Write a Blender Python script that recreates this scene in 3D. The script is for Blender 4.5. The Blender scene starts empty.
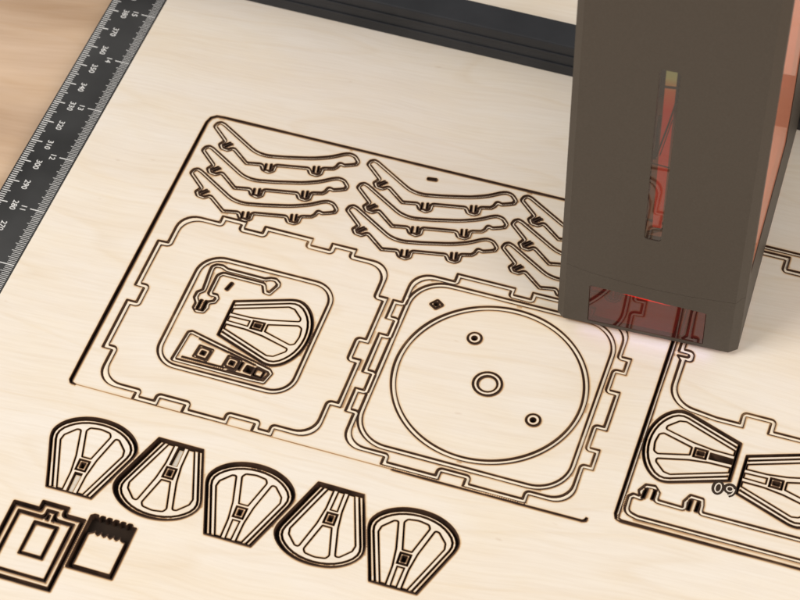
import bpy, math, random
import numpy as np
from mathutils import Vector, Matrix
from mathutils.geometry import delaunay_2d_cdt

S = 0.01                      # 1 mm of the real place = 0.01 Blender units
random.seed(4)
scene = bpy.context.scene
COL = scene.collection
PLY = 3.0                     # board thickness in mm
UP = 0.42                     # depth of an ordinary groove, mm

# ---------------------------------------------------------------- objects
def link(o, parent=None):
    COL.objects.link(o)
    if parent is not None:
        o.parent = parent
    return o

def tag(o, label=None, cat=None, group=None, kind=None):
    if label: o['label'] = label
    if cat: o['category'] = cat
    if group: o['group'] = group
    if kind: o['kind'] = kind
    return o

def empty(name, loc=(0, 0, 0), rz=0.0):
    o = bpy.data.objects.new(name, None)
    o.empty_display_size = 0.05
    o.location = Vector(loc) * S
    o.rotation_euler = (0, 0, rz)
    return link(o)

def mesh_obj(name, verts, faces, mats, fmat=None, parent=None, attr=None, smooth=False):
    me = bpy.data.meshes.new(name)
    me.from_pydata([tuple(c * S for c in v) for v in verts], [], faces)
    for m in mats:
        me.materials.append(m)
    if fmat is not None:
        me.polygons.foreach_set('material_index', fmat)
    if attr is not None:
        a = me.attributes.new('char', 'FLOAT', 'POINT')
        a.data.foreach_set('value', attr)
    if smooth:
        me.polygons.foreach_set('use_smooth', [True] * len(me.polygons))
    me.update()
    o = bpy.data.objects.new(name, me)
    return link(o, parent)

def box(name, x0, x1, y0, y1, z0, z1, mat, parent=None, bevel=0.0):
    v = [(x, y, z) for z in (z0, z1) for y in (y0, y1) for x in (x0, x1)]
    f = [(0, 2, 3, 1), (4, 5, 7, 6), (0, 1, 5, 4), (2, 6, 7, 3), (0, 4, 6, 2), (1, 3, 7, 5)]
    o = mesh_obj(name, v, f, [mat], parent=parent)
    if bevel:
        b = o.modifiers.new('bevel', 'BEVEL'); b.width = bevel * S; b.segments = 2
    return o

# ---------------------------------------------------------------- 2D outline tools
def area(P):
    P = np.asarray(P)[:, :2]; Q = np.roll(P, -1, 0)
    return 0.5 * float(np.sum(P[:, 0] * Q[:, 1] - Q[:, 0] * P[:, 1]))

def norm_poly(pts, r=0.0):
    """-> CCW list of (x, y, radius)"""
    out = [(q[0], q[1], q[2] if len(q) > 2 else r) for q in pts]
    if area(out) < 0:
        out.reverse()
    return out

def inset(poly, w):
    n = len(poly); out = []
    for i in range(n):
        a, b, c = poly[i - 1], poly[i], poly[(i + 1) % n]
        d1 = Vector((b[0] - a[0], b[1] - a[1])).normalized()
        d2 = Vector((c[0] - b[0], c[1] - b[1])).normalized()
        n1 = Vector((-d1.y, d1.x)); n2 = Vector((-d2.y, d2.x))
        m = n1 + n2
        if m.length < 1e-6: m = n1.copy()
        m.normalize()
        k = w / max(0.35, m.dot(n1))
        cr = d1.x * d2.y - d1.y * d2.x
        r = b[2]
        r = max(r - w, 0.12) if cr > 0 else r + w
        if b[2] == 0: r = 0.12
        out.append((b[0] + m.x * k, b[1] + m.y * k, r))
    return out

def fillet(poly, step=1.3):
    n = len(poly); P = [Vector((q[0], q[1])) for q in poly]; out = []
    for i in range(n):
        b = P[i]; r = poly[i][2]
        u = P[i - 1] - b; v = P[(i + 1) % n] - b
        lu, lv = u.length, v.length
        if lu < 1e-6 or lv < 1e-6: continue
        u /= lu; v /= lv
        ang = math.acos(max(-1, min(1, u.dot(v))))
        if r < 0.02 or ang > math.pi - 0.03 or ang < 0.05:
            out.append(b); continue
        t = min(r / math.tan(ang / 2), 0.48 * lu, 0.48 * lv)
        r = t * math.tan(ang / 2)
        bis = (u + v).normalized(); c = b + bis * (r / math.sin(ang / 2))
        p0 = b + u * t; p1 = b + v * t
        a0 = math.atan2(p0.y - c.y, p0.x - c.x); a1 = math.atan2(p1.y - c.y, p1.x - c.x)
        da = (a1 - a0 + math.pi) % (2 * math.pi) - math.pi
        k = max(2, int(abs(da) / 0.3), int(abs(da) * r / step))
        for j in range(k + 1):
            a = a0 + da * j / k
            out.append(Vector((c.x + r * math.cos(a), c.y + r * math.sin(a))))
    return [(q.x, q.y) for q in out]

def loop(pts, w=0.0, r=0.25):
    p = norm_poly(pts, r)
    if w: p = inset(p, w)
    return fillet(p)

def circle(cx, cy, r, n=None):
    n = n or max(20, int(2 * math.pi * r / 1.2))
    return [(cx + r * math.cos(2 * math.pi * i / n), cy + r * math.sin(2 * math.pi * i / n)) for i in range(n)]

def rect(x0, x1, y0, y1, r=0.2):
    return loop([(x0, y0), (x1, y0), (x1, y1), (x0, y1)], 0, r)

def ribbon(path):
    """closed outline of a slit: path of (x, y, width)"""
    L, R = [], []
    n = len(path)
    for i, (x, y, w) in enumerate(path):
        a = path[max(0, i - 1)]; b = path[min(n - 1, i + 1)]
        d = Vector((b[0] - a[0], b[1] - a[1])).normalized()
        L.append((x - d.y * w / 2, y + d.x * w / 2)); R.append((x + d.y * w / 2, y - d.x * w / 2))
    return L + R[::-1]

def resample(P, step=1.4):
    out = []
    n = len(P)
    for i in range(n):
        a = P[i]; b = P[(i + 1) % n]
        L = math.hypot(b[0] - a[0], b[1] - a[1])
        if L < 1e-4: continue
        k = max(1, int(math.ceil(L / step)))
        for j in range(k):
            out.append((a[0] + (b[0] - a[0]) * j / k, a[1] + (b[1] - a[1]) * j / k))
    return out

def inside(P, X):
    P = np.asarray(P); X = np.asarray(X); c = np.zeros(len(X), bool)
    lo = P.min(0); hi = P.max(0)
    m = np.nonzero((X[:, 0] >= lo[0]) & (X[:, 0] <= hi[0]) & (X[:, 1] >= lo[1]) & (X[:, 1] <= hi[1]))[0]
    if len(m) == 0: return c
    x = X[m, 0]; y = X[m, 1]; r = np.zeros(len(m), bool)
    Q = np.roll(P, -1, 0)
    for (x0, y0), (x1, y1) in zip(P, Q):
        if y0 == y1: continue
        cond = ((y0 > y) != (y1 > y)) & (x < (x1 - x0) * (y - y0) / (y1 - y0) + x0)
        r ^= cond
    c[m] = r
    return c

def seg_dist(X, loops, cap=1.2, cell=6.0):
    """distance to the nearest outline, exact below `cap`"""
    A, B = [], []
    for P in loops:
        P = np.asarray(P); A.append(P); B.append(np.roll(P, -1, 0))
    A = np.concatenate(A); B = np.concatenate(B)
    L0 = np.hypot(*(B - A).T); keepA, keepB = [], []
    for a, b, l in zip(A, B, L0):                     # long segments are split so the cells stay small
        k = max(1, int(l / cell))
        for q in range(k):
            keepA.append(a + (b - a) * q / k); keepB.append(a + (b - a) * (q + 1) / k)
    A = np.array(keepA); B = np.array(keepB); D = B - A; L = np.maximum((D * D).sum(1), 1e-12)
    out = np.full(len(X), cap * 2.0)
    lo = np.minimum(A, B) - cap; hi = np.maximum(A, B) + cap
    grid = {}
    c0 = np.floor(lo / cell).astype(int); c1 = np.floor(hi / cell).astype(int)
    for k in range(len(A)):
        for gx in range(c0[k, 0], c1[k, 0] + 1):
            for gy in range(c0[k, 1], c1[k, 1] + 1):
                grid.setdefault((gx, gy), []).append(k)
    pc = {}
    for i, g in enumerate(map(tuple, np.floor(np.asarray(X) / cell).astype(int))):
        pc.setdefault(g, []).append(i)
    X = np.asarray(X)
    for g, idx in pc.items():
        ks = grid.get(g)
        if not ks: continue
        a = A[ks]; d = D[ks]; l = L[ks]; x = X[idx]
        t = np.clip(((x[:, None, :] - a[None]) * d[None]).sum(2) / l[None], 0, 1)
        q = a[None] + t[..., None] * d[None] - x[:, None, :]
        out[idx] = np.minimum(out[idx], np.sqrt((q * q).sum(2).min(1)))
    return out

def plate(name, outer, holes, z0, z1, mat_top, mat_side, parent=None, marks=(), ramp=((0, 1.0), (0.25, 0.97), (0.40, 0.19), (1.1, 0.0)),
          edge=True, step=0.75, soft=(), drift=(0.09, -0.09)):
    """A flat cut sheet: outline + holes, triangulated, charred along every cut edge."""
    loops = ([resample(outer, step if edge else 50)] + [resample(h, step) for h in holes])
    extra = [resample(m, step) for m in marks]
    soft = [resample(m, step) for m in soft]; extra = extra + soft
    src = (loops if edge else loops[1:]) + extra
    V, E = [], []
    for P in loops + extra:
        b = len(V); V += P; E += [(b + i, b + (i + 1) % len(P)) for i in range(len(P))]
    offs = [d for d, _ in ramp[1:]]
    cand = []
    for P in src:
        A = np.asarray(P); T = np.roll(A, -1, 0) - np.roll(A, 1, 0)
        T /= np.maximum(np.linalg.norm(T, axis=1), 1e-9)[:, None]
        N = np.stack([-T[:, 1], T[:, 0]], 1)
        for d in offs:
            for s in (-1, 1):
                c = A + N * d * s
                cand.append(np.concatenate([c, np.full((len(c), 1), d)], 1))
    if soft:
        src = src[:-len(soft)]
    if cand:
        cand = np.concatenate(cand)
        dd = seg_dist(cand[:, :2], src)
        ok = dd > cand[:, 2] * 0.93
        ok &= inside(loops[0], cand[:, :2])
        for h in loops[1:]:
            ok &= ~inside(h, cand[:, :2])
        V += [tuple(q) for q in cand[ok][:, :2]]
    res = delaunay_2d_cdt([Vector(v) for v in V], E, [], 0, 1e-5)
    v2 = np.array([(q.x, q.y) for q in res[0]]); tris = [list(f) for f in res[2]]
    cen = np.array([v2[f].mean(0) for f in tris])
    keep = inside(loops[0], cen)
    for h in loops[1:]:
        keep &= ~inside(h, cen)
    tris = [f for f, k in zip(tris, keep) if k]
    # orient up
    T = []
    for f in tris:
        a, b, c = v2[f[0]], v2[f[1]], v2[f[2]]
        T.append(f if (b[0] - a[0]) * (c[1] - a[1]) - (b[1] - a[1]) * (c[0] - a[0]) > 0 else f[::-1])
    cnt = {}
    for f in T:
        for i in range(len(f)):
            cnt[(f[i], f[(i + 1) % len(f)])] = 1
    bnd = [e for e in cnt if (e[1], e[0]) not in cnt]
    if src:
        d = seg_dist(v2 - np.array(drift), src)          # smoke is blown one way, so one rim is stained wider
        ch = np.interp(d, [q[0] for q in ramp], [q[1] for q in ramp])
    else:
        ch = np.zeros(len(v2))
    if soft:
        ds = seg_dist(v2, soft)
        ch = np.maximum(ch, np.interp(ds, (0, 0.14, 0.3, 0.9), (0.62, 0.5, 0.16, 0.0)))
    verts = [(x, y, z1) for x, y in v2]; at = list(ch)
    used = sorted({i for e in bnd for i in e}); mp = {}
    for i in used:
        mp[i] = (len(verts), len(verts) + 1)
        x, y = v2[i]
        verts += [(x, y, z1), (x, y, z0)]; at += [1.0, 1.0]
    faces = list(T); fm = [0] * len(T)
    for a, b in bnd:
        faces.append([mp[a][0], mp[a][1], mp[b][1], mp[b][0]]); fm.append(1)
    # underside: same triangles, flipped
    nb = len(verts)
    verts += [(x, y, z0) for x, y in v2]; at += [0.0] * len(v2)
    faces += [[i + nb for i in f[::-1]] for f in T]; fm += [1] * len(T)
    return mesh_obj(name, verts, faces, [mat_top, mat_side], fm, parent, at)

# ---------------------------------------------------------------- materials
def new_mat(name):
    m = bpy.data.materials.new(name); m.use_nodes = True
    nt = m.node_tree; nt.nodes.clear()
    out = nt.nodes.new('ShaderNodeOutputMaterial')
    return m, nt, out

def N(nt, typ, **kw):
    n = nt.nodes.new(typ)
    for k, v in kw.items():
        setattr(n, k, v)
    return n

def ramp_node(nt, fac, stops):
    r = N(nt, 'ShaderNodeValToRGB')
    els = r.color_ramp.elements
    while len(els) < len(stops): els.new(0.5)
    for e, (p, c) in zip(els, stops):
        e.position = p; e.color = (*c, 1)
    nt.links.new(fac, r.inputs['Fac'])
    return r

def mix(nt, fac, a, b, mode='MIX'):
    m = N(nt, 'ShaderNodeMix', data_type='RGBA', blend_type=mode)
    for s, v in ((m.inputs[0], fac), (m.inputs[6], a), (m.inputs[7], b)):
        if isinstance(v, bpy.types.NodeSocket): nt.links.new(v, s)
        else: s.default_value = v if not isinstance(v, tuple) or len(v) == 4 else (*v, 1)
    return m.outputs[2]

def wood_mat(name, light, mid, dark, char=True, rot=-0.06, scale=1.0, rough=0.55):
    m, nt, out = new_mat(name)
    L = nt.links.new
    geo = N(nt, 'ShaderNodeNewGeometry')
    mp = N(nt, 'ShaderNodeMapping'); mp.inputs['Rotation'].default_value = (0, 0, rot)
    L(geo.outputs['Position'], mp.inputs['Vector'])
    # slow waviness that bends the grain
    nz = N(nt, 'ShaderNodeTexNoise'); nz.inputs['Scale'].default_value = 0.9 * scale; nz.inputs['Detail'].default_value = 2
    L(mp.outputs[0], nz.inputs['Vector'])
    s1 = N(nt, 'ShaderNodeMapping'); s1.inputs['Scale'].default_value = (0.35 * scale, 3.2 * scale, 1)
    add = N(nt, 'ShaderNodeVectorMath', operation='MULTIPLY_ADD')
    L(nz.outputs['Color'], add.inputs[0]); add.inputs[1].default_value = (0.0, 0.22, 0); L(mp.outputs[0], add.inputs[2])
    L(add.outputs[0], s1.inputs['Vector'])
    g1 = N(nt, 'ShaderNodeTexNoise'); g1.inputs['Scale'].default_value = 1.6; g1.inputs['Detail'].default_value = 5; g1.inputs['Roughness'].default_value = 0.55
    L(s1.outputs[0], g1.inputs['Vector'])
    s2 = N(nt, 'ShaderNodeMapping'); s2.inputs['Scale'].default_value = (3.0 * scale, 60 * scale, 1)
    L(add.outputs[0], s2.inputs['Vector'])
    g2 = N(nt, 'ShaderNodeTexNoise'); g2.inputs['Scale'].default_value = 1.5; g2.inputs['Detail'].default_value = 4
    L(s2.outputs[0], g2.inputs['Vector'])
    base = ramp_node(nt, g1.outputs['Fac'], [(0.3, dark), (0.5, mid), (0.68, light)])
    fine = ramp_node(nt, g2.outputs['Fac'], [(0.3, (0.955, 0.94, 0.92)), (0.6, (1, 1, 1))])
    col = mix(nt, 1.0, base.outputs[0], fine.outputs[0], 'MULTIPLY')
    # annual-ring streaks: thin, few
    s3 = N(nt, 'ShaderNodeMapping'); s3.inputs['Scale'].default_value = (0.30 * scale, 1.6 * scale, 1)
    L(add.outputs[0], s3.inputs['Vector'])
    g3 = N(nt, 'ShaderNodeTexNoise'); g3.inputs['Scale'].default_value = 1.3; g3.inputs['Detail'].default_value = 1.5
    L(s3.outputs[0], g3.inputs['Vector'])
    mm = N(nt, 'ShaderNodeMath', operation='MULTIPLY'); L(g3.outputs['Fac'], mm.inputs[0]); mm.inputs[1].default_value = 9.0
    fr = N(nt, 'ShaderNodeMath', operation='FRACT'); L(mm.outputs[0], fr.inputs[0])
    st = ramp_node(nt, fr.outputs[0], [(0.0, (0.965, 0.94, 0.90)), (0.14, (1, 1, 1)), (0.93, (1, 1, 1)), (1.0, (0.965, 0.94, 0.90))])
    col = mix(nt, 0.8, col, st.outputs[0], 'MULTIPLY')
    # tiny dark pores
    vo = N(nt, 'ShaderNodeTexNoise'); vo.inputs['Scale'].default_value = 26; vo.inputs['Detail'].default_value = 1
    s4 = N(nt, 'ShaderNodeMapping'); s4.inputs['Scale'].default_value = (0.5, 1.2, 1); L(mp.outputs[0], s4.inputs['Vector']); L(s4.outputs[0], vo.inputs['Vector'])
    pr = ramp_node(nt, vo.outputs['Fac'], [(0.76, (1, 1, 1)), (0.82, (0.72, 0.62, 0.52))])
    col = mix(nt, 0.3, col, pr.outputs[0], 'MULTIPLY')
    mo = N(nt, 'ShaderNodeTexNoise'); mo.inputs['Scale'].default_value = 3.2; mo.inputs['Detail'].default_value = 4; mo.inputs['Roughness'].default_value = 0.7
    s5 = N(nt, 'ShaderNodeMapping'); s5.inputs['Scale'].default_value = (0.5, 1.0, 1); L(add.outputs[0], s5.inputs['Vector']); L(s5.outputs[0], mo.inputs['Vector'])
    mr = ramp_node(nt, mo.outputs['Fac'], [(0.36, (1.0, 0.975, 0.915)), (0.58, (1, 1, 1))])
    col = mix(nt, 0.8, col, mr.outputs[0], 'MULTIPLY')
    if char:
        at = N(nt, 'ShaderNodeAttribute', attribute_name='char')
        cn = N(nt, 'ShaderNodeTexNoise'); cn.inputs['Scale'].default_value = 4.5; cn.inputs['Detail'].default_value = 3
        L(geo.outputs['Position'], cn.inputs['Vector'])
        cr = N(nt, 'ShaderNodeMapRange'); cr.inputs['From Min'].default_value = 0.3; cr.inputs['From Max'].default_value = 0.7
        cr.inputs['To Min'].default_value = 0.8; cr.inputs['To Max'].default_value = 1.4
        L(cn.outputs['Fac'], cr.inputs['Value'])
        mu = N(nt, 'ShaderNodeMath', operation='MULTIPLY'); L(at.outputs['Fac'], mu.inputs[0]); L(cr.outputs[0], mu.inputs[1])
        tn = ramp_node(nt, mu.outputs[0], [(0.0, (1, 1, 1)), (0.3, (0.93, 0.82, 0.66)), (0.55, (0.60, 0.40, 0.24)), (0.9, (0.055, 0.030, 0.020))])
        col = mix(nt, 1.0, col, tn.outputs[0], 'MULTIPLY')
    b = N(nt, 'ShaderNodeBsdfPrincipled'); L(col, b.inputs['Base Color'])
    b.inputs['Roughness'].default_value = rough
    b.inputs['Specular IOR Level'].default_value = 0.3
    bp = N(nt, 'ShaderNodeBump'); bp.inputs['Strength'].default_value = 0.06; bp.inputs['Distance'].default_value = 0.01
    L(g2.outputs['Fac'], bp.inputs['Height']); L(bp.outputs[0], b.inputs['Normal'])
    L(b.outputs[0], out.inputs[0])
    return m

def noisy_mat(name, c0, c1, scale, rough=0.6, metal=0.0, spec=0.4, bump=0.0, stretch=(1, 1, 1), rough2=None):
    m, nt, out = new_mat(name); L = nt.links.new
    geo = N(nt, 'ShaderNodeNewGeometry')
    mp = N(nt, 'ShaderNodeMapping'); mp.inputs['Scale'].default_value = stretch; L(geo.outputs['Position'], mp.inputs['Vector'])
    nz = N(nt, 'ShaderNodeTexNoise'); nz.inputs['Scale'].default_value = scale; nz.inputs['Detail'].default_value = 4
    L(mp.outputs[0], nz.inputs['Vector'])
    r = ramp_node(nt, nz.outputs['Fac'], [(0.35, c0), (0.65, c1)])
    b = N(nt, 'ShaderNodeBsdfPrincipled'); L(r.outputs[0], b.inputs['Base Color'])
    b.inputs['Roughness'].default_value = rough; b.inputs['Metallic'].default_value = metal; b.inputs['Specular IOR Level'].default_value = spec
    if rough2 is not None:
        rr = N(nt, 'ShaderNodeMapRange'); rr.inputs['To Min'].default_value = rough; rr.inputs['To Max'].default_value = rough2
        L(nz.outputs['Fac'], rr.inputs['Value']); L(rr.outputs[0], b.inputs['Roughness'])
    if bump:
        bp = N(nt, 'ShaderNodeBump'); bp.inputs['Strength'].default_value = bump; bp.inputs['Distance'].default_value = 0.004
        L(nz.outputs['Fac'], bp.inputs['Height']); L(bp.outputs[0], b.inputs['Normal'])
    L(b.outputs[0], out.inputs[0])
    return m

def acrylic(name, tint, body, body_amt, gloss=0.08, rough=0.08, stops=None, glow=0.0):
    """coloured sheet acrylic: tinted see-through, a little milky body, glossy skin"""
    m, nt, out = new_mat(name); L = nt.links.new
    tr = N(nt, 'ShaderNodeBsdfTransparent'); tr.inputs[0].default_value = (*tint, 1)
    df = N(nt, 'ShaderNodeBsdfDiffuse'); df.inputs[0].default_value = (*body, 1)
    if stops:
        geo = N(nt, 'ShaderNodeNewGeometry'); sp = N(nt, 'ShaderNodeSeparateXYZ'); L(geo.outputs['Position'], sp.inputs[0])
        mr = N(nt, 'ShaderNodeMapRange'); mr.inputs['From Min'].default_value = stops[0] * S; mr.inputs['From Max'].default_value = stops[1] * S
        L(sp.outputs['Z'], mr.inputs['Value'])
        r1 = ramp_node(nt, mr.outputs[0], stops[2]); r2 = ramp_node(nt, mr.outputs[0], stops[3])
        L(r1.outputs[0], tr.inputs[0]); L(r2.outputs[0], df.inputs[0])
    gl = N(nt, 'ShaderNodeBsdfGlossy'); gl.inputs['Roughness'].default_value = rough
    body_out = df.outputs[0]
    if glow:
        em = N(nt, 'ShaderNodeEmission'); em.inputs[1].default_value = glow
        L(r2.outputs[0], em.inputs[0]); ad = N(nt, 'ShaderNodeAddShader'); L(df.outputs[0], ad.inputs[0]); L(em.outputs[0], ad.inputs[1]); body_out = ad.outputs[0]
    m1 = N(nt, 'ShaderNodeMixShader'); m1.inputs[0].default_value = body_amt
    L(tr.outputs[0], m1.inputs[1]); L(body_out, m1.inputs[2])
    fr = N(nt, 'ShaderNodeFresnel'); fr.inputs[0].default_value = 1.4
    ml = N(nt, 'ShaderNodeMath', operation='MULTIPLY'); ml.use_clamp = True
    L(fr.outputs[0], ml.inputs[0]); ml.inputs[1].default_value = gloss
    m2 = N(nt, 'ShaderNodeMixShader'); L(ml.outputs[0], m2.inputs[0])
    L(m1.outputs[0], m2.inputs[1]); L(gl.outputs[0], m2.inputs[2])
    L(m2.outputs[0], out.inputs[0])
    return m

WOOD = wood_mat('birch_ply_face', (0.828, 0.757, 0.672), (0.818, 0.738, 0.643), (0.797, 0.704, 0.594))
FLOORPLY = wood_mat('birch_ply_core', (0.92, 0.82, 0.69), (0.90, 0.80, 0.66), (0.86, 0.75, 0.61))
CHAR = noisy_mat('charred_edge', (0.032, 0.017, 0.011), (0.115, 0.060, 0.036), 14, rough=0.8, spec=0.15)
SOOT = noisy_mat('dark_bed', (0.018, 0.012, 0.009), (0.040, 0.026, 0.018), 6, rough=0.9, spec=0.1)
TABLE = wood_mat('pine_table', (0.69, 0.51, 0.37), (0.62, 0.445, 0.31), (0.50, 0.34, 0.225), char=False, rot=-0.16, scale=0.9, rough=0.5)
RULER = noisy_mat('black_anodised', (0.018, 0.018, 0.018), (0.056, 0.056, 0.056), 1.7, rough=0.42, spec=0.32, rough2=0.55)
RULEREDGE = noisy_mat('ruler_edge', (0.020, 0.020, 0.020), (0.035, 0.034, 0.033), 5, rough=0.5)
PRINT = noisy_mat('white_print', (0.70, 0.69, 0.67), (0.84, 0.83, 0.81), 30, rough=0.6)
SHELL = noisy_mat('bronze_grey_shell', (0.057, 0.045, 0.034), (0.064, 0.051, 0.039), 160, rough=0.52, spec=0.4, bump=0.05)
RAIL = noisy_mat('black_rail', (0.012, 0.013, 0.016), (0.022, 0.023, 0.027), 4, rough=0.45)
DARKIN = noisy_mat('dark_inside', (0.02, 0.017, 0.015), (0.03, 0.025, 0.022), 6, rough=0.7)
RED = acrylic('red_acrylic', (0.97, 0.42, 0.28), (1.0, 0.40, 0.25), 0.55, gloss=0.5, rough=0.05)
SMOKE = acrylic('smoked_window', (0.50, 0.035, 0.025), (0.085, 0.020, 0.016), 0.5, gloss=2.3, rough=0.012)
SLOTSMOKE = acrylic('smoked_slot', (0.72, 0.62, 0.54), (0.08, 0.06, 0.05), 0.3, gloss=2.1, rough=0.015)
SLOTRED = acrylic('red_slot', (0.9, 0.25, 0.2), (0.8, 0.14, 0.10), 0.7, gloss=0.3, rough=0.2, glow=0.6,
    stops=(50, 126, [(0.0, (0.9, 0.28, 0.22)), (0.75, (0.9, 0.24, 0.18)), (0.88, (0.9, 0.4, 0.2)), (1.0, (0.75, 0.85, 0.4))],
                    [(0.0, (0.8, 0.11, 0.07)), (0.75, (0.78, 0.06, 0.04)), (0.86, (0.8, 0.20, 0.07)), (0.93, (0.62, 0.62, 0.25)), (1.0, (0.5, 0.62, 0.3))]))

# ================================================================ THE BOARD AND ITS CUT PIECES
sheet_holes, deep, floor_marks = [], [], []      # holes in the face; holes right through; groove edges on the floor
Z_T = 0.0

def piece(name, outline, w, label, cat, holes=(), group=None, r=0.25, thick=UP, dz=0.0, shift=(0, 0), host=None, through=()):
    """Cut `outline` (its groove is w wide) out of host (a list of holes) and lay the piece in it."""
    o_loop = loop(outline, 0, r)
    i_loop = [(x + shift[0], y + shift[1]) for x, y in loop(outline, w, r)]
    (sheet_holes if host is None else host).append(o_loop)
    if thick > UP + 0.1:
        deep.append(o_loop)
    else:
        floor_marks.append(o_loop); floor_marks.append(i_loop)
    for h in through:
        deep.append(h)
    hs = list(holes) + list(through)
    o = plate(name, i_loop, hs, -thick + 0.012 + dz, Z_T + dz, WOOD, CHAR)
    return tag(o, label, cat, group)

# ---- nine curved brackets
ARM = [(0, -0.4, 1.2), (0.6, 1.8, 1.2), (2.0, 2.7, 1.2), (3.7, 2.1, 1.2), (18.6, -6.9, 9), (23, -7.6, 12), (30, -6.1, 20), (39.5, -3.5, 30),
       (45, -1.1, 20), (48.7, 1.5, 6), (50.9, 2.6, 3), (53.4, 2.0, 3), (55.7, -0.4, 1.6), (55.3, -2.4, 0.6), (53.6, -3.3, 1), (51, -4.4, 0.8), (49.6, -4.0, 0.7),
       (49.2, -5.6, 0.7), (48.2, -6.9, 0.9), (44.8, -7.9, .3), (44.9, -10.5, 1.3), (43.4, -11.8, 1.0), (40.6, -11.6, 1.1), (39.2, -9.6, .5), (28.4, -11.7, .3),
       (28.6, -14.2, 1.2), (26.9, -15.6, 1.0), (24.1, -15.1, 1.1), (22.7, -13.0, .4), (17.5, -14.1, .5), (10.8, -8.9, .5), (9.2, -10.2, .8), (6.4, -9.9, 1.1), (4.9, -7.9, .9), (6.2, -5.9, .3)]
ARM_SLOT = [((6.6, -8.0), (8.3, -6.2)), ((8.0, -8.9), (9.6, -6.9)), ((24.8, -14.6), (24.4, -12.2)), ((27.2, -14.0), (26.7, -11.6)),
            ((41.6, -10.6), (41.0, -8.1)), ((43.6, -10.0), (43.1, -7.5))]
tips = [(2.86, 122.8), (3.07, 110.6), (3.11, 99.2), (61.2, 122.4), (61.35, 110.95), (61.2, 99.85), (117.7, 122.9), (117.7, 111.4), (117.6, 100.2)]
def closer(sl, d):
    out = []
    for k in range(0, len(sl), 2):
        (a, b), (c, e) = sl[k], sl[k + 1]
        v = Vector((c[0] + e[0] - a[0] - b[0], c[1] + e[1] - a[1] - b[1])).normalized() * d
        out += [((a[0] + v.x, a[1] + v.y), (b[0] + v.x, b[1] + v.y)), ((c[0] - v.x, c[1] - v.y), (e[0] - v.x, e[1] - v.y))]
    return out
ARM_SLOT = closer(ARM_SLOT, 0.26)
where = ['topmost', 'middle', 'lowest']
stack = ['left stack of three', 'central stack of three', 'right stack running behind the laser head']
for i, (tx, ty) in enumerate(tips):
    out = [(x + tx, y + ty, r) for x, y, r in ARM]
    slots = [loop([(q[0] + tx, q[1] + ty) for q in ribbon([(*a, 0.55), (b[0] + (b[0] - a[0]) * .2, b[1] + (b[1] - a[1]) * .2, 0.55)])], 0, 0.3) for a, b in ARM_SLOT]
    piece('curved_bracket', out, 1.05, f'{where[i % 3]} curved wooden bracket in the {stack[i // 3]}', 'wooden bracket',
          group='curved brackets cut in three stacks', through=slots)

# ---- petals (fan-shaped slotted pieces)
HALF = [(7.7, 0, .15), (14.4, 18.6, 9), (14.75, 21.4, 99), (13.3, 24.5, 99), (10.2, 27.3, 99), (5.6, 29.35, 99), (0, 30.05, 99)]
PETAL = HALF + [(-x, y, r) for x, y, r in HALF[-2::-1]]
HU = [(5.95, 1.0), (12.4, 18.5), (12.75, 20.2), (12.5, 21.8), (11.6, 23.4), (10.3, 24.7), (8.7, 25.9), (6.8, 26.9), (4.7, 27.6), (2.4, 28.05), (0, 28.2)]
USLOT = HU + [(-x, y) for x, y in HU[-2::-1]]
CELL_A = [(4.6, .9, .2), (11.1, 18.7, 1.2), (10.7, 21.0, 1.2), (7.5, 24.4, 1.2), (5.9, 24.6, 1), (3.3, 14.5, 9), (2.4, 8, 9), (2.3, .9, .2)]
CELL_B = [(1.7, 14.4, .3), (4.5, 24.6, 1.2), (3.6, 26.1, 1.2), (0, 26.7, 5), (-3.6, 26.1, 1.2), (-4.5, 24.6, 1.2), (-1.7, 14.4, .3)]
CELL_D = [(1.15, .9, .1), (1.35, 8.5, .1), (-1.35, 8.5, .1), (-1.15, .9, .1)]
HUB = [(1.9, 9.2, .1), (2.0, 13.7, .1), (-2.0, 13.7, .1), (-1.9, 9.2, .1)]

def petal(name_loc, ang, label, host=None, w=1.0, shift=(0, 0), dz=0.0, open_d=False, d_sink=0.05, hub_open=True, deepcut=True):
    ca, sa = math.cos(ang), math.sin(ang); ox, oy = name_loc
    def M(P): return [(ox + q[0] * ca - q[1] * sa, oy + q[0] * sa + q[1] * ca, *q[2:]) for q in P]
    Msh = lambda L: [(x + shift[0], y + shift[1]) for x, y in L]
    th = PLY if deepcut else UP
    rim = M(PETAL)
    (sheet_holes if host is None else host).append(loop(rim, 0)); deep.append(loop(rim, 0))
    cells = [M(CELL_A), M([(-x, y, r) for x, y, r in CELL_A]), M(CELL_B), M(CELL_D)]
    u = Msh(M(ribbon([(x, y, 0.6) for x, y in USLOT])))
    hubr = M(HUB)
    holes = [u] + [Msh(loop(c, 0)) for c in cells] + [Msh(loop(hubr, 0))]
    root = plate('fan_petal', Msh(loop(rim, w)), holes, -th + 0.012 + dz, dz, WOOD, CHAR, ramp=((0, 1.0), (0.12, 0.5), (0.24, 0.0)), step=0.7, drift=(0, 0))
    tag(root, label, 'wooden petal', 'fan shaped petals cut in the board')
    for k, c in enumerate(cells):
        if k == 3 and open_d: continue
        plate('cell_panel', Msh(loop(c, 0.42 if k < 3 else 0.35)), [], -th + 0.012 + dz, dz - (0.05 if k < 3 else d_sink), WOOD, CHAR, root, ramp=((0, 1.0), (0.13, 0.5), (0.5, 0.0)), step=0.9, drift=(0, 0))
    hl = Msh(loop(hubr, 0.6))
    hs = [Msh(loop(M([(0.75, 10.3), (0.8, 12.6), (-0.8, 12.6), (-0.75, 10.3)]), 0, .1))]
    plate('hub_block', hl, hs, -th + 0.012 + dz, dz, WOOD, CHAR, root, ramp=((0, 1.0), (0.14, 0.6), (0.3, 0.1)), step=0.6, drift=(0, 0))
    return root

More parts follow.
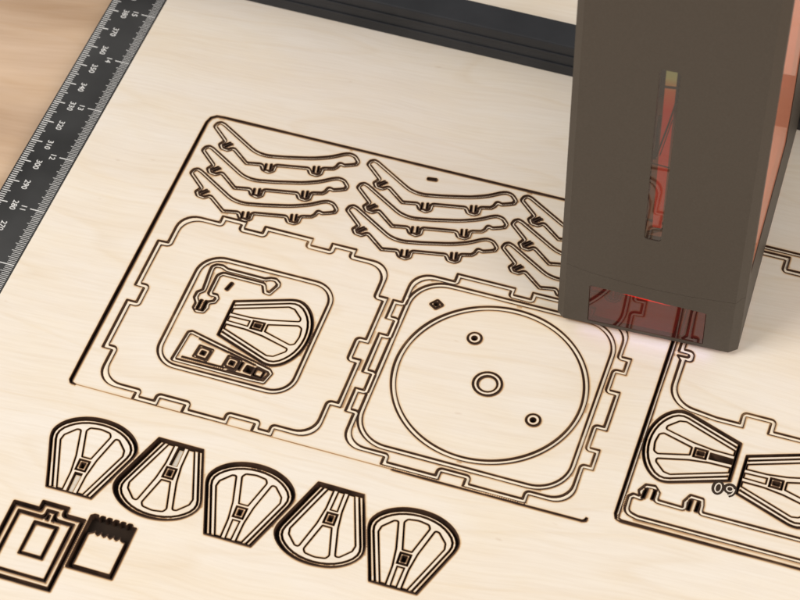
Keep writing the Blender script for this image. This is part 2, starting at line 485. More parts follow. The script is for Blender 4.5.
petal((17.3, -40.2), 0, 'upright fan petal at the far left of the lower row, beside the notched box panel', w=.85, shift=(0.1, -0.42), dz=-0.25, d_sink=1.0)
petal((44.2, -11.4), math.pi, 'upside-down fan petal, second in the lower row, under the left square plate', w=1.0, shift=(0.75, -0.3), dz=-0.35, d_sink=1.3)
petal((71.6, -41.3), 0, 'upright fan petal in the middle of the lower row between two upside-down petals', w=.95, shift=(0.1, -0.55), dz=-0.3)
petal((99.0, -11.8), math.pi, 'upside-down fan petal, fourth in the lower row, cut off by the lower edge', w=1.0, shift=(0.6, -0.4), dz=-0.3)
petal((126.2, -41.7), 0, 'upright fan petal at the right end of the lower row, only its domed top showing', w=.9, shift=(0.1, -0.5), dz=-0.3)
inner_holes = []       # holes of the rounded panel inside the left square plate
petal((39.0, 41.55), -math.pi / 2, 'fan petal lying sideways inside the left rounded square window', host=inner_holes, w=.75, shift=(0.05, -0.1))
petal((215.2, 36.9), math.pi / 2, 'fan petal with a black slot, left of the engraved number', w=.8, shift=(0.05, -0.35), open_d=True)
petal((217.9, 32.8), -math.pi / 2, 'fan petal at the right edge, base towards the engraved number', w=.75, shift=(0.05, -0.2))

# ---- left square plate with tabs
SQ1 = [(4.4, 66.3), (7.9, 66.5), (7.9, 80.6, 14), (21.6, 80.6), (21.6, 83.6), (30.6, 83.6), (30.6, 80.5), (37.4, 80.5), (37.4, 83.6), (55.1, 83.6), (55.1, 80.5), (62, 80.5), (62, 83.6),
       (70.9, 83.6), (70.9, 80.6), (84.7, 80.6, 14), (84.7, 66.5), (88.0, 66.5), (88.0, 46.1), (84.8, 46.1), (84.8, 38.8), (88.0, 38.8), (88.0, 18.3), (84.4, 18.3), (84.4, 3.5, 14.3), (70.5, 3.5), (70.5, 0.45),
       (63.7, 0.45), (63.7, 3.6), (55.0, 3.6), (55.0, 0.45), (39.4, 0.45), (39.4, 3.6), (30.6, 3.6), (30.6, 0.45), (22.1, 0.45), (22.1, 3.3), (7.8, 3.3, 14), (7.8, 17.3), (4.4, 17.3), (4.4, 38.6), (7.7, 38.6), (7.7, 45.3), (4.4, 45.3)]
WIN1 = [(21.7, 16.4, 8.5), (70.9, 16.4, 8.5), (70.9, 66.0, 8.5), (21.7, 66.0, 8.5)]
piece('square_plate', SQ1, 1.55, 'tabbed square plate on the left framing the rounded window with a petal in it', 'wooden plate', holes=[loop(WIN1)], shift=(0.12, -0.05), r=0.15)

HOOK = [(26.2, 59.2, .8), (26.2, 61.3, 1), (27.6, 62.6, 1), (29.8, 62.8, 1), (31.9, 61.9, .8), (45.4, 61.8, .8), (47.2, 62.7, 1), (49.2, 62.9, 1.2), (51.2, 61.4, 1), (51.5, 59.8, .8), (49.6, 55.2, .6), (47.1, 55.5, .7), (45.6, 58.6, .6),
        (31.4, 58.6, .4), (30.6, 57.6, .4), (30.6, 50.1, .5), (32.7, 50.2, .8), (33.8, 48.6, .8), (33.3, 46.4, .6), (31.5, 45.4, .5), (31.9, 43.6, .6), (31.2, 41.2, .8), (28.3, 40.7, .8), (26.7, 42.3, .8), (26.8, 44.6, .5), (25.4, 46.6, .8), (25.5, 49.2, .8), (27.0, 50.7, .6)]
hookslots = [loop(ribbon([(28.4, 42.0, .9), (28.55, 46.3, .9)]), 0, .3), loop(ribbon([(30.2, 42.0, .9), (30.3, 46.4, .9)]), 0, .3)]
piece('hook_arm', HOOK, 1.25, 'bent hook-shaped arm with two slots in the corner of the left window', 'wooden hook', through=hookslots, host=inner_holes)
slit1 = loop(ribbon([(34.75, 52.9, 1.0), (35.7, 56.4, 1.0)]), 0, .3)
deep.append(slit1)

BAR = [(28.0, 19.2, .8), (29.0, 32.2, .8), (30.3, 33.0, .8), (60.8, 25.8, .6), (62.2, 24.3, .6), (60.9, 19.6, .5), (56, 19.3, 2)]
def sq(cx, cy, h, ang=0.12):
    c, s = math.cos(ang) * h, math.sin(ang) * h
    return loop([(cx - c + s, cy - s - c), (cx + c + s, cy + s - c), (cx + c - s, cy + s + c), (cx - c - s, cy - s + c)], 0, .25)
bar_holes = [sq(37.3, 25.2, 2.6, -.1), sq(47.9, 24.2, 2.5, -.1)]
bar_through = [sq(54.2, 23.4, 1.35, -.15), loop(ribbon([(50.9, 22.2, .8), (51.3, 25.6, .8)]), 0, .2), sq(57.9, 23.0, 1.8, -.1),
               loop(ribbon([(34.0, 30.6, .45), (55.5, 25.9, .45)]), 0, .1), loop(ribbon([(31.2, 21.6, .4), (46.0, 21.55, .4)]), 0, .1), loop(ribbon([(47.5, 20.9, .3), (58.8, 20.6, .3)]), 0, .1)]
bar = piece('tapered_bar', BAR, 1.2, 'tapered wooden bar with a row of square holes below the sideways petal', 'wooden bar', holes=bar_holes, through=bar_through, host=inner_holes)
for (cx, cy, h) in ((37.3, 25.2, 2.6), (47.9, 24.2, 2.5)):
    plate('square_ring', sq(cx, cy, h - .7, -.1), [sq(cx, cy, .8, -.1)], -UP + .012, 0, WOOD, CHAR, bar, step=.8)
    floor_marks.append(sq(cx, cy, h, -.1)); floor_marks.append(sq(cx, cy, h - .7, -.1)); deep.append(sq(cx, cy, .8, -.1))
plate('square_plug', sq(57.9, 23.0, 1.2, -.1), [], -UP, 0, WOOD, CHAR, bar, step=.8)

win1_panel = plate('window_panel', [(x + .1, y - .05) for x, y in loop(WIN1, 1.5)], inner_holes + [slit1], -UP + .012, 0, WOOD, CHAR)
tag(win1_panel, 'rounded square panel left in the window of the left square plate, holding hook and petal', 'wooden panel')
floor_marks += [loop(WIN1), loop(WIN1, 1.5)]

# ---- right square plate with disc
SQ2 = [(89.9, 66.4), (93.0, 66.4), (93.0, 80.5, 14), (107.1, 80.5), (107.1, 84.0), (127.7, 84.0), (127.7, 81.0), (133.8, 81.0), (133.8, 84.0), (155.6, 84.0), (155.6, 80.5), (169.4, 80.5, 14), (169.4, 66.8), (172.8, 66.8), (172.8, 59.7), (169.3, 59.7), (169.3, 52.3),
       (172.8, 52.3), (172.8, 36.0), (169.4, 36.0), (169.4, 28.0), (172.8, 28.0), (172.8, 19.7), (169.6, 19.7), (169.6, 4.4, 14), (155.8, 4.4), (155.8, 1.0), (135.1, 1.0), (135.1, 4.2), (126.9, 4.2), (126.9, 1.0), (107.7, 1.0), (107.7, 4.2), (92.8, 4.2, 14),
       (92.8, 17.4), (89.9, 17.4), (89.9, 27.4), (92.9, 27.4), (92.9, 34.3), (89.9, 34.3), (89.9, 51.4), (92.9, 51.4), (92.9, 58.0), (89.9, 58.0)]
WIN2 = [(94.2, 6.8, 12.5), (167.0, 6.8, 12.5), (167.0, 78.7, 12.5), (94.2, 78.7, 12.5)]
piece('tabbed_frame', SQ2, 1.4, 'narrow tabbed square frame around the plate with the large disc', 'wooden frame', holes=[loop(WIN2)], shift=(0.1, -0.05), r=0.15)
CX, CY = 131.2, 42.7
DIA = [(104.4 - 2.3, 68.9 - .5, .5), (104.4 + .3, 68.9 - 2.1, .5), (104.4 + 2.5, 68.9 + .4, .5), (104.4 - .2, 68.9 + 2.2, .5)]
p2_holes = [circle(CX, CY, 32.4), loop(DIA)]
pl2 = plate('rounded_plate', [(x + .1, y - .05) for x, y in loop(WIN2, 1.45)], p2_holes, -UP + .012, 0, WOOD, CHAR)
tag(pl2, 'rounded square plate between the tabbed frame and the large disc', 'wooden plate')
floor_marks += [loop(WIN2), loop(WIN2, 1.45), circle(CX, CY, 32.4), circle(CX + .05, CY - .05, 30.85), loop(DIA), loop(DIA, .5)]
dh = circle(104.45, 68.95, .95); deep.append(dh)
tag(plate('diamond_washer', loop(DIA, .5), [dh], -UP + .012, 0, WOOD, CHAR, step=.6, ramp=((0, 1.0), (0.14, 0.55), (0.28, 0.0)), drift=(0.03, -0.03)), 'small diamond-shaped washer in the corner of the right plate', 'wooden washer')
pegs = [(121.0, 59.1), (149.1, 32.8)]
d_holes = [circle(130.7, 42.2, 4.9)] + [circle(x, y, 2.45) for x, y in pegs]
tag(plate('round_disc', circle(CX + .05, CY - .05, 30.85), d_holes, -UP + .012, 0, WOOD, CHAR), 'large round disc with a hub ring and two small peg holes', 'wooden disc')
tag(plate('hub_ring', circle(130.75, 42.15, 4.45), [circle(130.75, 42.15, 3.55)], -UP + .012, 0, WOOD, CHAR, step=.6, ramp=((0, 1.0), (0.14, 0.55), (0.28, 0.0)), drift=(0.03, -0.03)), 'ring at the centre of the large round disc', 'wooden ring')
tag(plate('centre_plug', circle(130.75, 42.1, 3.15), [], -UP + .012, 0, WOOD, CHAR, step=.9), 'round plug inside the ring at the centre of the disc', 'wooden plug')
floor_marks += [circle(130.7, 42.2, 4.9), circle(130.75, 42.15, 4.45), circle(130.75, 42.15, 3.55), circle(130.75, 42.1, 3.15)]
for (x, y), wd in zip(pegs, ('upper left of the disc centre, nearest the diamond washer', 'lower right of the disc centre')):
    h = circle(x, y - .1, 1.05); deep.append(h); floor_marks += [circle(x, y, 2.45), circle(x + .05, y - .05, 1.98)]
    tag(plate('peg_washer', circle(x + .05, y - .05, 1.98), [h], -UP + .012, 0, WOOD, CHAR, step=.6, ramp=((0, 1.0), (0.14, 0.55), (0.28, 0.0)), drift=(0.03, -0.03)), f'tiny round washer with black hole, {wd}', 'wooden washer', 'round washers cut in the disc')

# ---- right-hand panel: large plate, clip strip, number
PLB = [(186.6, 73.2, .2), (190.4, 73.3, .6), (190.4, 74.7, .6), (186.7, 74.8, .2), (186.7, 126.0, 3), (212.8, 126.0), (212.8, 120.5), (238, 120.5), (238, 126.0), (262, 126.0), (262, 120.5), (276, 120.5, 3),
       (276, 50.9, 3), (222.3, 50.9), (222.3, 55.6), (214.1, 55.6), (214.1, 50.9), (205.0, 50.9, 6), (188.1, 53.0, 15), (188.1, 71.6)]
piece('large_tabbed_plate', PLB, 1.5, 'large tabbed plate at the right, partly behind the laser head', 'wooden plate', r=0.15, shift=(.1, -.05))
STB = [(185.9, 13.9, .6), (186.0, 7.2, 3.5), (190.5, 6.0, 4), (270, 6.0, 1), (270, 15.0, 1), (209.6, 15.0, .3), (209.5, 17.6, .4), (208.9, 20.1, .6), (204.5, 20.3, .5), (202.9, 17.2, .4), (203.2, 15.0, .3), (195.1, 15.2, .3), (195.2, 18.0, .4), (193.2, 20.2, .6), (190.1, 19.8, .5), (188.5, 16.9, .4), (189.3, 14.9, .3), (187.2, 15.2, .8)]
sslots = [loop(ribbon([(x0, y0, w), (x1, y1, w)]), 0, .25) for x0, y0, x1, y1, w in ((190.6, 14.3, 190.9, 18.4, 1.0), (193.5, 14.6, 193.7, 18.7, .9), (205.2, 14.2, 205.4, 18.7, 1.0), (207.7, 14.4, 207.8, 18.9, 1.0))]
piece('clip_strip', STB, 1.3, 'long strip with two clip tabs, under the petal with the black slot', 'wooden strip', through=sslots)

# ---- lower left: notched box panel and toothed rack
BOX = [(2.2, -76), (2.2, -48.3), (10.9, -48.3), (10.9, -45.5), (20.0, -45.5), (20.0, -48.2), (26.6, -48.2), (26.6, -76)]
bs = [loop(ribbon([(14.9, -51.9, .9), (14.9, -50.0, .9)]), 0, .2), loop(ribbon([(17.0, -51.9, .9), (17.0, -50.0, .9)]), 0, .2)]
BOXIN = [(11.4, -66), (11.4, -53.4), (19.6, -53.4), (19.6, -66)]
piece('notched_frame', BOX, 1.2, 'thin notched outline frame at the lower left corner, below the first petal', 'wooden panel', holes=[loop(BOX, 2.7)], shift=(.05, -.1), thick=PLY)
tag(plate('box_core', loop(BOX, 3.5), bs + [loop(BOXIN, 0, .2)], -PLY + .012, -.1, WOOD, CHAR), 'notched panel with two slots inside the thin outline frame, lower left', 'wooden panel')
tag(plate('inner_panel', loop(BOXIN, .8, .2), [], -PLY + .012, -.05, WOOD, CHAR), 'small plain rectangular panel at the lower left, inside the slotted panel', 'wooden panel')
rk = [(27.6, -66), (27.6, -46.0)]
for k in range(6):
    x = 28.6 + 2.3 * k
    rk += [(x, -45.3, .5), (x + 1.3, -45.3, .5), (x + 1.5, -46.2, .3), (x + 2.1, -46.2, .3)]
rk += [(43.0, -46.2), (43.0, -66)]
rk_in = [(29.2, -64.6), (29.2, -52.3)]
for k in range(5):
    x = 30.8 + 2.1 * k
    rk_in += [(x, -51.4), (x + .5, -50.6), (x + .9, -51.8), (x + 1.5, -52.1)]
rk_in += [(41.8, -52.2), (41.8, -64.6)]
sheet_holes.append(loop(rk, 0, .2)); deep.append(loop(rk, 0, .2))
tag(plate('toothed_rack', loop(rk_in, 0, .12), [], -PLY + .012, -.2, WOOD, CHAR), 'toothed piece in a black scalloped cutout at the lower edge', 'wooden rack')

# ---- slits that frame the two kits, a short slot, sheet outline
f1 = ribbon([(175.9, 1.5, .5), (175.6, .5, .6), (174.8, .05, .40), (160, 0, .26), (112, 0, .14)])
f0 = ribbon([(112, 0, .06), (2.0, 0, .06)])
f1b = ribbon([(2.2, 0, .05), (.6, .35, .5), (0.05, 1.4, .95), (0, 10, 1.0), (0, 70, .95), (0, 123.5, .85), (.7, 126.0, .8), (2.4, 127.3, .75), (5, 127.55, .62), (100, 127.5, .5), (184, 127.5, .5)])
f2 = ribbon([(330, 127.9, 1.2), (190, 127.9, 1.2), (184.6, 127.6, 1.3), (184.4, 100, 1.4), (184.35, 30, 1.4), (184.4, 6, 1.3), (184.9, 4.4, 1.0), (186.3, 3.8, .6), (330, 3.7, .35)])
slot2 = loop(ribbon([(83.9, 122.1, 1.0), (87.1, 122.5, 1.0)]), 0, .3)
sheet_holes += [f1, f1b, f2, slot2]
deep += [f1, f1b, ribbon([(184.05, 127.3, .7), (184.0, 100, .7), (183.95, 30, .7), (184.0, 6, .6), (184.7, 4.6, .3)])]
deep.append(slot2)
SH = [(-37.3, -170), (345, -170), (345, 262), (-37.3, 262)]
sheet = plate('plywood_sheet', loop(SH, 0, 0), sheet_holes, -UP, 0, WOOD, CHAR, edge=False, soft=[f0])
tag(sheet, 'pale birch plywood sheet covered in laser-cut outlines, lying beside the black ruler', 'plywood sheet')
plate('lower_ply', loop([(-37.25, -169.9), (344.9, -169.9), (344.9, 261.9), (-37.25, 261.9)], 0, 0), deep, -PLY, -UP - .01, FLOORPLY, CHAR, sheet, marks=[[(x + .34, y - .09) for x, y in L] for L in floor_marks + [f2]],
      ramp=((0, 1.0), (0.27, 0.95), (0.40, 0.0)), drift=(0, 0), edge=False)
# rub-out: engraved number
def text_mesh(txt, size, name, mat, loc, rz=0.0, parent=None, offset=0.0, align='CENTER'):
    cu = bpy.data.curves.new(name, 'FONT'); cu.body = txt; cu.size = size * S; cu.align_x = align; cu.align_y = 'CENTER'; cu.offset = offset * S; cu.resolution_u = 4
    o = bpy.data.objects.new(name, cu); COL.objects.link(o)
    bpy.context.view_layer.update()
    me = bpy.data.meshes.new_from_object(o.evaluated_get(bpy.context.evaluated_depsgraph_get()))
    COL.objects.unlink(o); bpy.data.objects.remove(o)
    me.materials.clear(); me.materials.append(mat)
    me.transform(Matrix.Translation(Vector(loc) * S) @ Matrix.Rotation(rz, 4, 'Z'))
    me.name = name
    return me
def join_meshes(name, mats_meshes, parent):
    V, F, FM, mats = [], [], [], []
    for me in mats_meshes:
        b = len(V); m = me.materials[0]
        if m not in mats: mats.append(m)
        V += [tuple(v.co / S) for v in me.vertices]
        for p in me.polygons:
            F.append([i + b for i in p.vertices]); FM.append(mats.index(m))
        bpy.data.meshes.remove(me)
    return mesh_obj(name, V, F, mats, FM, parent)
def ell(cx, cy, rx, ry, n=28):
    return [(cx + rx * math.cos(2 * math.pi * i / n), cy + ry * math.sin(2 * math.pi * i / n)) for i in range(n)]
def flat(poly, z, mat):
    return (poly, z, mat)
def arc(cx, cy, r, a0, a1, w, n=12):
    return ribbon([(cx + r * math.cos(math.radians(a0 + (a1 - a0) * i / n)), cy + r * math.sin(math.radians(a0 + (a1 - a0) * i / n)), w) for i in range(n + 1)])
tail = [(217.55, 26.9), (217.45, 25.6), (217.0, 24.7), (216.1, 24.05)]
layers = [(ell(212.4, 26.0, 2.05, 2.85), SOOT), (ell(216.1, 26.75, 2.15, 2.1), SOOT), (ribbon([(x, y, 1.7) for x, y in tail]), SOOT),
          (ell(212.45, 25.95, 1.12, 1.95), WOOD), (ell(216.1, 26.6, 1.2, 1.15), WOOD), (ribbon([(x, y, .38) for x, y in tail]), WOOD),
          (ell(212.5, 25.9, .78, 1.5), SOOT), (ell(216.1, 26.6, .82, .78), SOOT)]
V, F, FM = [], [], []
for k, (P, m) in enumerate(layers):
    if area(P) < 0: P = P[::-1]
    b = len(V); V += [(x - .15, y - .55, .02 + .012 * k) for x, y in P]
    n = len(P)
    if n == 28: F.append(list(range(b, b + n)))
    else:
        h = n // 2
        for q in range(h - 1): F.append([b + q, b + q + 1, b + n - 2 - q, b + n - 1 - q])
    FM += [0 if m is SOOT else 1] * (len(F) - len(FM))
mesh_obj('engraved_number', V, F, [SOOT, WOOD], FM, sheet)

# ================================================================ TABLE, BED, RULER
tb = box('table_top', -400, 700, -500, 600, -40, -PLY - .05, TABLE)
tag(tb, kind='structure')
bed = box('cutting_bed', -37.2, 344.8, -169.8, 261.8, -PLY - .045, -PLY - .012, SOOT, parent=sheet)

ruler = box('ruler', -57.2, -37.45, -215, 300, -PLY + .0, -.02, RULER, bevel=.25)
tag(ruler, 'black metal ruler with white millimetre and inch scales along the left side of the plywood', 'ruler')
V, F = [], []
def tick(x0, x1, y, w):
    b = len(V); V.extend([(x0, y - w / 2, .012), (x1, y - w / 2, .012), (x1, y + w / 2, .012), (x0, y + w / 2, .012)]); F.append((b, b + 1, b + 2, b + 3))
for mm in range(60, 480):
    y = mm - 213.75
    if not -150 < y < 262: continue
    e = -52.3 if mm % 10 == 0 else (-53.4 if mm % 5 == 0 else -54.3)
    tick(-56.55, e, y, .33 if mm % 10 else .42)
mesh_obj('millimetre_scale', V, F, [PRINT], parent=ruler)
V, F = [], []
for k in range(2 * 32, 19 * 32):
    y = k / 32 * 25.4 - 213.75
    if not -150 < y < 262: continue
    e = -43.4 if k % 32 == 0 else (-41.7 if k % 4 == 0 else -40.9)
    tick(-38.0, e, y, .19 if k % 32 else .36)
mesh_obj('inch_scale', V, F, [PRINT], parent=ruler)
RZ = -math.pi / 2
for mm in range(200, 440, 10):
    link(bpy.data.objects.new('numeral', text_mesh(str(mm), 3.0, 'numeral', PRINT, (-49.6, mm - 213.75 - .6, .013), RZ, offset=.02)), ruler)
for k in range(8, 18):
    link(bpy.data.objects.new('numeral', text_mesh(str(k), 3.0, 'numeral', PRINT, (-45.9, k * 25.4 - 213.75 - .3, .013), RZ, offset=.02)), ruler)

# ================================================================ LASER HEAD
H0 = Vector((147.02, 74.59)); HROT = math.radians(2.711)
head = empty('laser_head', (H0.x, H0.y, 2.5), HROT)
tag(head, 'tall dark bronze laser engraver head with red acrylic windows, standing over the cut board', 'laser engraver')
TOP, DEPTH = 205.0, 112.0
plan = [(-3.6, DEPTH), (-2.4, 2.2), (0, 0), (55.8, 0), (58.6, 2.2), (60.4, DEPTH)]
ul = [0]
for a, b in zip(plan, plan[1:]): ul.append(ul[-1] + math.hypot(b[0] - a[0], b[1] - a[1]))
UF = ul[2]          # u of the front's left edge
def fold(u, off):
    """point on the folded wall; off = distance inwards"""
    for i in range(len(ul) - 1):
        if u <= ul[i + 1] + 1e-6 or i == len(ul) - 2:
            break
    # offset polyline
    def corner(j):
        p = Vector(plan[j])
        d0 = Vector(plan[j]) - Vector(plan[j - 1]) if j > 0 else Vector(plan[1]) - Vector(plan[0])
        d1 = Vector(plan[j + 1]) - Vector(plan[j]) if j < len(plan) - 1 else d0
        d0 = d0.normalized(); d1 = d1.normalized()
        n0 = Vector((-d0.y, d0.x)); n1 = Vector((-d1.y, d1.x)); m = (n0 + n1).normalized()
        return p + m * (off / m.dot(n0))
    a, b = corner(i), corner(i + 1)
    t = (u - ul[i]) / (ul[i + 1] - ul[i])
    q = a.lerp(b, t)
    return q.x, q.y
def shell(name, outer, holes, thick, mat, mat_in, parent, out=0.0):
    V, E = [], []
    for P in [outer] + holes:
        P = resample(P, 6); b = len(V); V += P; E += [(b + i, b + (i + 1) % len(P)) for i in range(len(P))]
    zs = [q[1] for q in outer]
    for uu in ul[1:-1]:
        b = len(V); V += [(uu, min(zs) - 5), (uu, max(zs) + 5)]; E.append((b, b + 1))
    res = delaunay_2d_cdt([Vector(v) for v in V], E, [], 0, 1e-5)
    v2 = np.array([(q.x, q.y) for q in res[0]]); T = [list(f) for f in res[2]]
    cen = np.array([v2[f].mean(0) for f in T]); k = inside(outer, cen)
    for h in holes: k &= ~inside(h, cen)
    T = [f for f, kk in zip(T, k) if kk]
    O = []
    for f in T:
        a, b, c = v2[f[0]], v2[f[1]], v2[f[2]]
        O.append(f if (b[0] - a[0]) * (c[1] - a[1]) - (b[1] - a[1]) * (c[0] - a[0]) > 0 else f[::-1])
    es = {(f[i], f[(i + 1) % 3]) for f in O for i in range(3)}
    n = len(v2)
    verts = [(*fold(u, -out), z) for u, z in v2] + [(*fold(u, thick), z) for u, z in v2]
    faces = list(O) + [[i + n for i in f[::-1]] for f in O]; fm = [0] * len(O) + [1] * len(O)
    for a, b in es:
        if (b, a) not in es:
            faces.append([a, a + n, b + n, b]); fm.append(0)
    o = mesh_obj(name, verts, faces, [mat, mat_in], fm, parent)
    return o
def F2(P): return [(UF + s, z - 2.5) for s, z in P]            # front face coordinates (heights given above the board)
seam = [(-2, 33.5), (0, 30.6), (4, 29.4), (8, 28.5), (18, 27.3), (28, 26.6), (41, 26.7), (55.8, 28.0), (58, 29.5)]
UL, UR = 0.0, ul[-1]
seam_u = [(UL, 36 - 2.5)] + F2(seam) + [(UR, 33 - 2.5)]
lowwin = loop(F2([(8.0, 22.0), (8.2, 3.6), (47.2, 1.5 + 2.2), (47.0, 19.9)]), 0, .6)
slot = loop(F2([(23.6, 126), (29.9, 126), (29.6, 50.2), (24.2, 50.2)]), 0, 1.2)
def R2(P): return [(ul[4] + t, z - 2.5) for t, z in P]
def L2(P): return [(ul[1] - t, z - 2.5) for t, z in P]
swin = [(3.5, 36.5), (63, 36.5), (63, 160), (3.5, 160)]
up_outer = seam_u + [(UR, TOP), (UL, TOP)]
up_outer = [(UL, 36 - 2.5 + .12)] + [(u, z + .12) for u, z in seam_u[1:-1]] + [(UR, 33 - 2.5 + .12), (UR, TOP), (UL, TOP)]
# the side windows reach below the seam, so the seam dips under them towards the back
def side_seam(sign): return None
seam_low = [(UL, 31.0)] + F2(seam) + [(UR, 28.0)]
up_outer = [(u, z + .06) for u, z in seam_low] + [(UR, TOP), (UL, TOP)]
lo_outer = [(UL, 0), (ul[2], 0), (ul[3], 0), (UR, 0)] + [(u, z - .06) for u, z in seam_low[::-1]]
shell('upper_shell', up_outer, [slot, loop(R2(swin), 0, 1.5), loop(L2(swin), 0, 1.5)], 2.2, SHELL, DARKIN, head)
shell('lower_skirt', lo_outer, [lowwin], 2.2, SHELL, DARKIN, head)
lid = plate('top_cap', [(x, y) for x, y in [(-2.0, DEPTH - .2), (-2.0, 2.6), (.1, .3), (55.7, .3), (57.8, 2.6), (57.8, DEPTH - .2)]][::-1], [], TOP - 2.5, TOP - .3, SHELL, SHELL, head, edge=False)
def pane(name, P3, d, mat):
    """thin slab from four corners, thickened along d"""
    n = len(P3); v = list(P3) + [(p[0] + d[0], p[1] + d[1], p[2] + d[2]) for p in P3]
    f = [list(range(n)), [i + n for i in range(n)][::-1]] + [[i, i + n, (i + 1) % n + n, (i + 1) % n] for i in range(n)]
    return mesh_obj(name, v, f, [mat], parent=head)
def sheet1(name, P3, mat):
    return mesh_obj(name, list(P3), [list(range(len(P3)))], [mat], parent=head)
w = [(8.3, .2, 21.6), (8.5, .2, 4.0), (46.9, .2, 4.05), (46.7, .2, 20.15)]
sheet1('front_window', [(x, y, z - 2.5) for x, y, z in w], SMOKE)
sheet1('slot_window', [(x, .3, z - 2.5) for x, z in ((24.25, 50.3), (29.55, 50.3), (29.85, 126), (23.65, 126))], SLOTSMOKE)
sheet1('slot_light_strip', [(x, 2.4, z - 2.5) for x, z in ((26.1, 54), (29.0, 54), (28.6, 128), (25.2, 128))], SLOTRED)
rw = []
for P in (R2, L2):
    q = [fold(u, .35) + (z,) for u, z in P([(3.4, 36.4), (63.1, 36.4), (63.1, 160.1), (3.4, 160.1)])]
    sheet1('side_window', q, RED)
sheet1('back_window', [(x, DEPTH - 1, z) for x, z in ((-1, 10), (56.8, 10), (56.8, TOP - 3), (-1, TOP - 3))], RED)

GLOW, gnt, gout = new_mat('painted_red_streak')  # glowing strip stands in for a red reflection in the window
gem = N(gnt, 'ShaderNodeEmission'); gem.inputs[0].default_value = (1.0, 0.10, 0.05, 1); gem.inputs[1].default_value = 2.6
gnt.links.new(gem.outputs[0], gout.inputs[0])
mesh_obj('painted_red_streak', [(19, .6, 17.9), (27, .6, 17.1), (35, .6, 16.75), (35, .6, 16.9), (27, .6, 17.75), (21, .6, 18.15)], [(0, 1, 2, 3, 4, 5)], [GLOW], parent=head)

def reflection_strand(P, w):  # solid dark strands added in place of reflections in the slot
    V, F = [], []
    for s_, z_ in ribbon([(a, b, w) for a, b in P]): V.append((s_, 1.1, z_ - 2.5))
    h = len(V) // 2
    for q in range(h - 1): F.append([q, q + 1, len(V) - 2 - q, len(V) - 1 - q])
    o = mesh_obj('reflection_strand', V, F, [DARKIN], parent=head)
    so = o.modifiers.new('body', 'SOLIDIFY'); so.thickness = w * .6 * S
    return o
reflection_strand([(25.2, 88), (26.4, 95), (28.0, 104), (29.3, 113), (29.6, 120)], .55)
reflection_strand([(24.6, 87), (25.0, 93), (24.8, 100), (25.1, 106)], 1.1)
reflection_strand([(26.2, 88.5), (27.4, 96), (28.8, 105)], .3)
reflection_strand([(24.0, 118.2), (29.7, 118.8)], .7)
reflection_strand([(24.3, 84.6), (29.5, 84.0)], .35)

# ================================================================ GANTRY RAIL
rail = box('gantry_rail', -120, 420, 0, 12, 0.03, 15, RAIL, bevel=.6)
rail.location = (0, 186.2 * S, 0); rail.rotation_euler = (0, 0, math.radians(-.4))
tag(rail, 'black metal rail lying across the plywood behind the laser head', 'metal rail')
for z in (5.0, 10.0):
    box('rail_rib', -119, 419, -.5, .1, z - .5, z + .5, RAIL, parent=rail, bevel=.15)

def bolt(x, y, z):
    V, F = [], []
    n = 24
    prof = [(0.0, 1.0), (1.5, 1.0), (1.5, 1.9), (2.9, 1.9), (3.3, 1.5), (3.3, 0.0)]
    for r, h in prof[1:]:
        for i in range(n): V.append((x + r * math.cos(2 * math.pi * i / n), y + r * math.sin(2 * math.pi * i / n), z + h))
    for k in range(len(prof) - 2):
        for i in range(n):
            F.append((k * n + i, (k + 1) * n + i, (k + 1) * n + (i + 1) % n, k * n + (i + 1) % n))
    F.append(tuple(range(n)))
    mesh_obj('bolt', V, F, [STEEL], parent=rail)
STEEL = noisy_mat('dull_steel', (0.20, 0.20, 0.20), (0.30, 0.30, 0.30), 20, rough=0.4, metal=0.8)
for bx in (150, 195, 240, 285, 330):
    bolt(bx, 6, 14.98)

# ================================================================ LIGHT
world = bpy.data.worlds.new('World'); scene.world = world; world.use_nodes = True
bg = world.node_tree.nodes['Background']; bg.inputs[0].default_value = (1.0, 0.965, 0.92, 1); bg.inputs[1].default_value = 0.50

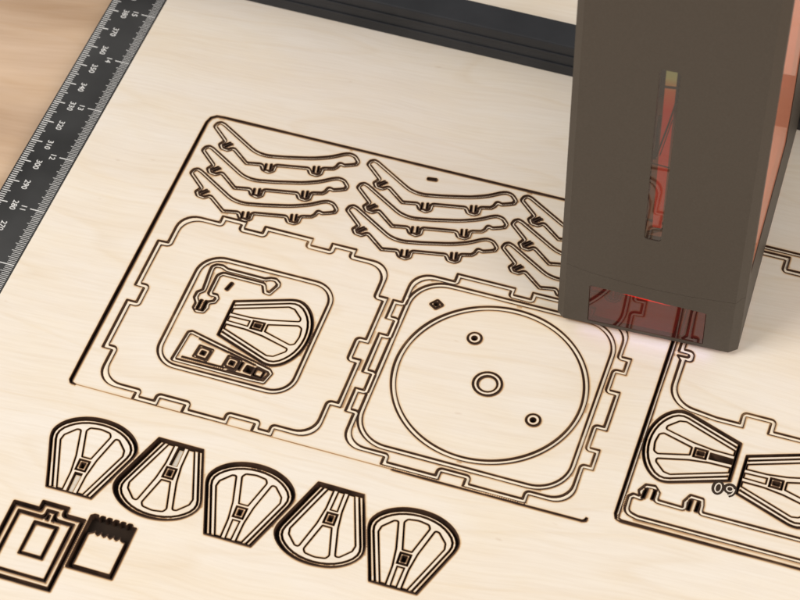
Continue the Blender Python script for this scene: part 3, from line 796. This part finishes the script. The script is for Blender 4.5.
def area_light(name, loc, target, size, energy, color, parent=None):
    d = bpy.data.lights.new(name, 'AREA'); d.shape = 'RECTANGLE'; d.size = size[0]; d.size_y = size[1]; d.energy = energy; d.color = color
    o = bpy.data.objects.new(name, d); link(o, parent)
    o.location = loc
    o.rotation_euler = (Vector(target) - Vector(loc)).to_track_quat('-Z', 'Y').to_euler()
    return o
area_light('softbox', (-6.0, -6.0, 11.5), (1.2, 0.4, 0), (7, 7), 1400, (1.0, 0.975, 0.94))
area_light('fill_softbox', (10.5, -2.5, 7.0), (1.4, 0.6, 0), (6, 6), 620, (1.0, 0.94, 0.86))
# laser light under the head, plus a red lamp added to light its inside
pl = bpy.data.lights.new('interior_fill', 'POINT'); pl.energy = 0.30; pl.color = (1.0, 0.42, 0.32); pl.shadow_soft_size = 0.05
po = bpy.data.objects.new('interior_fill', pl); link(po, head); po.location = (0.28, 0.12, 0.17)
area_light('laser_glow', (0.28, -0.004, 0.005), (0.28, -0.03, -0.025), (0.44, 0.01), 0.027, (0.36, 0.26, 1.0), head)

# ================================================================ CAMERA
Rm = Matrix(((0.9479737, 0.3181747, -0.0105232), (0.2404949, -0.7374089, -0.6311816), (-0.2085859, 0.5958128, -0.7755637)))
cam = bpy.data.cameras.new('Camera'); co = bpy.data.objects.new('Camera', cam); link(co)
cam.sensor_width = 36.0; cam.lens = 2387.496 / 800 * 36.0
M3 = Matrix((Rm[0], -Rm[1], -Rm[2]))       # rows: right, up, back
mw = M3.transposed().to_4x4(); mw.translation = Vector((260.1527, -412.75615, 624.2249)) * S
co.matrix_world = mw
cam.clip_start = 0.1; cam.clip_end = 200
cam.dof.use_dof = True
cam.dof.focus_distance = (Rm @ (Vector((90, 40, 0)) - Vector((260.1527, -412.75615, 624.2249))))[2] * S
cam.dof.aperture_fstop = 2.8
scene.camera = co

scene.render.engine = 'CYCLES'
scene.cycles.max_bounces = 10; scene.cycles.transparent_max_bounces = 16
scene.cycles.use_denoising = True
scene.view_settings.view_transform = 'Standard'; scene.view_settings.look = 'None'
scene.view_settings.exposure = 0.0; scene.view_settings.gamma = 1.0
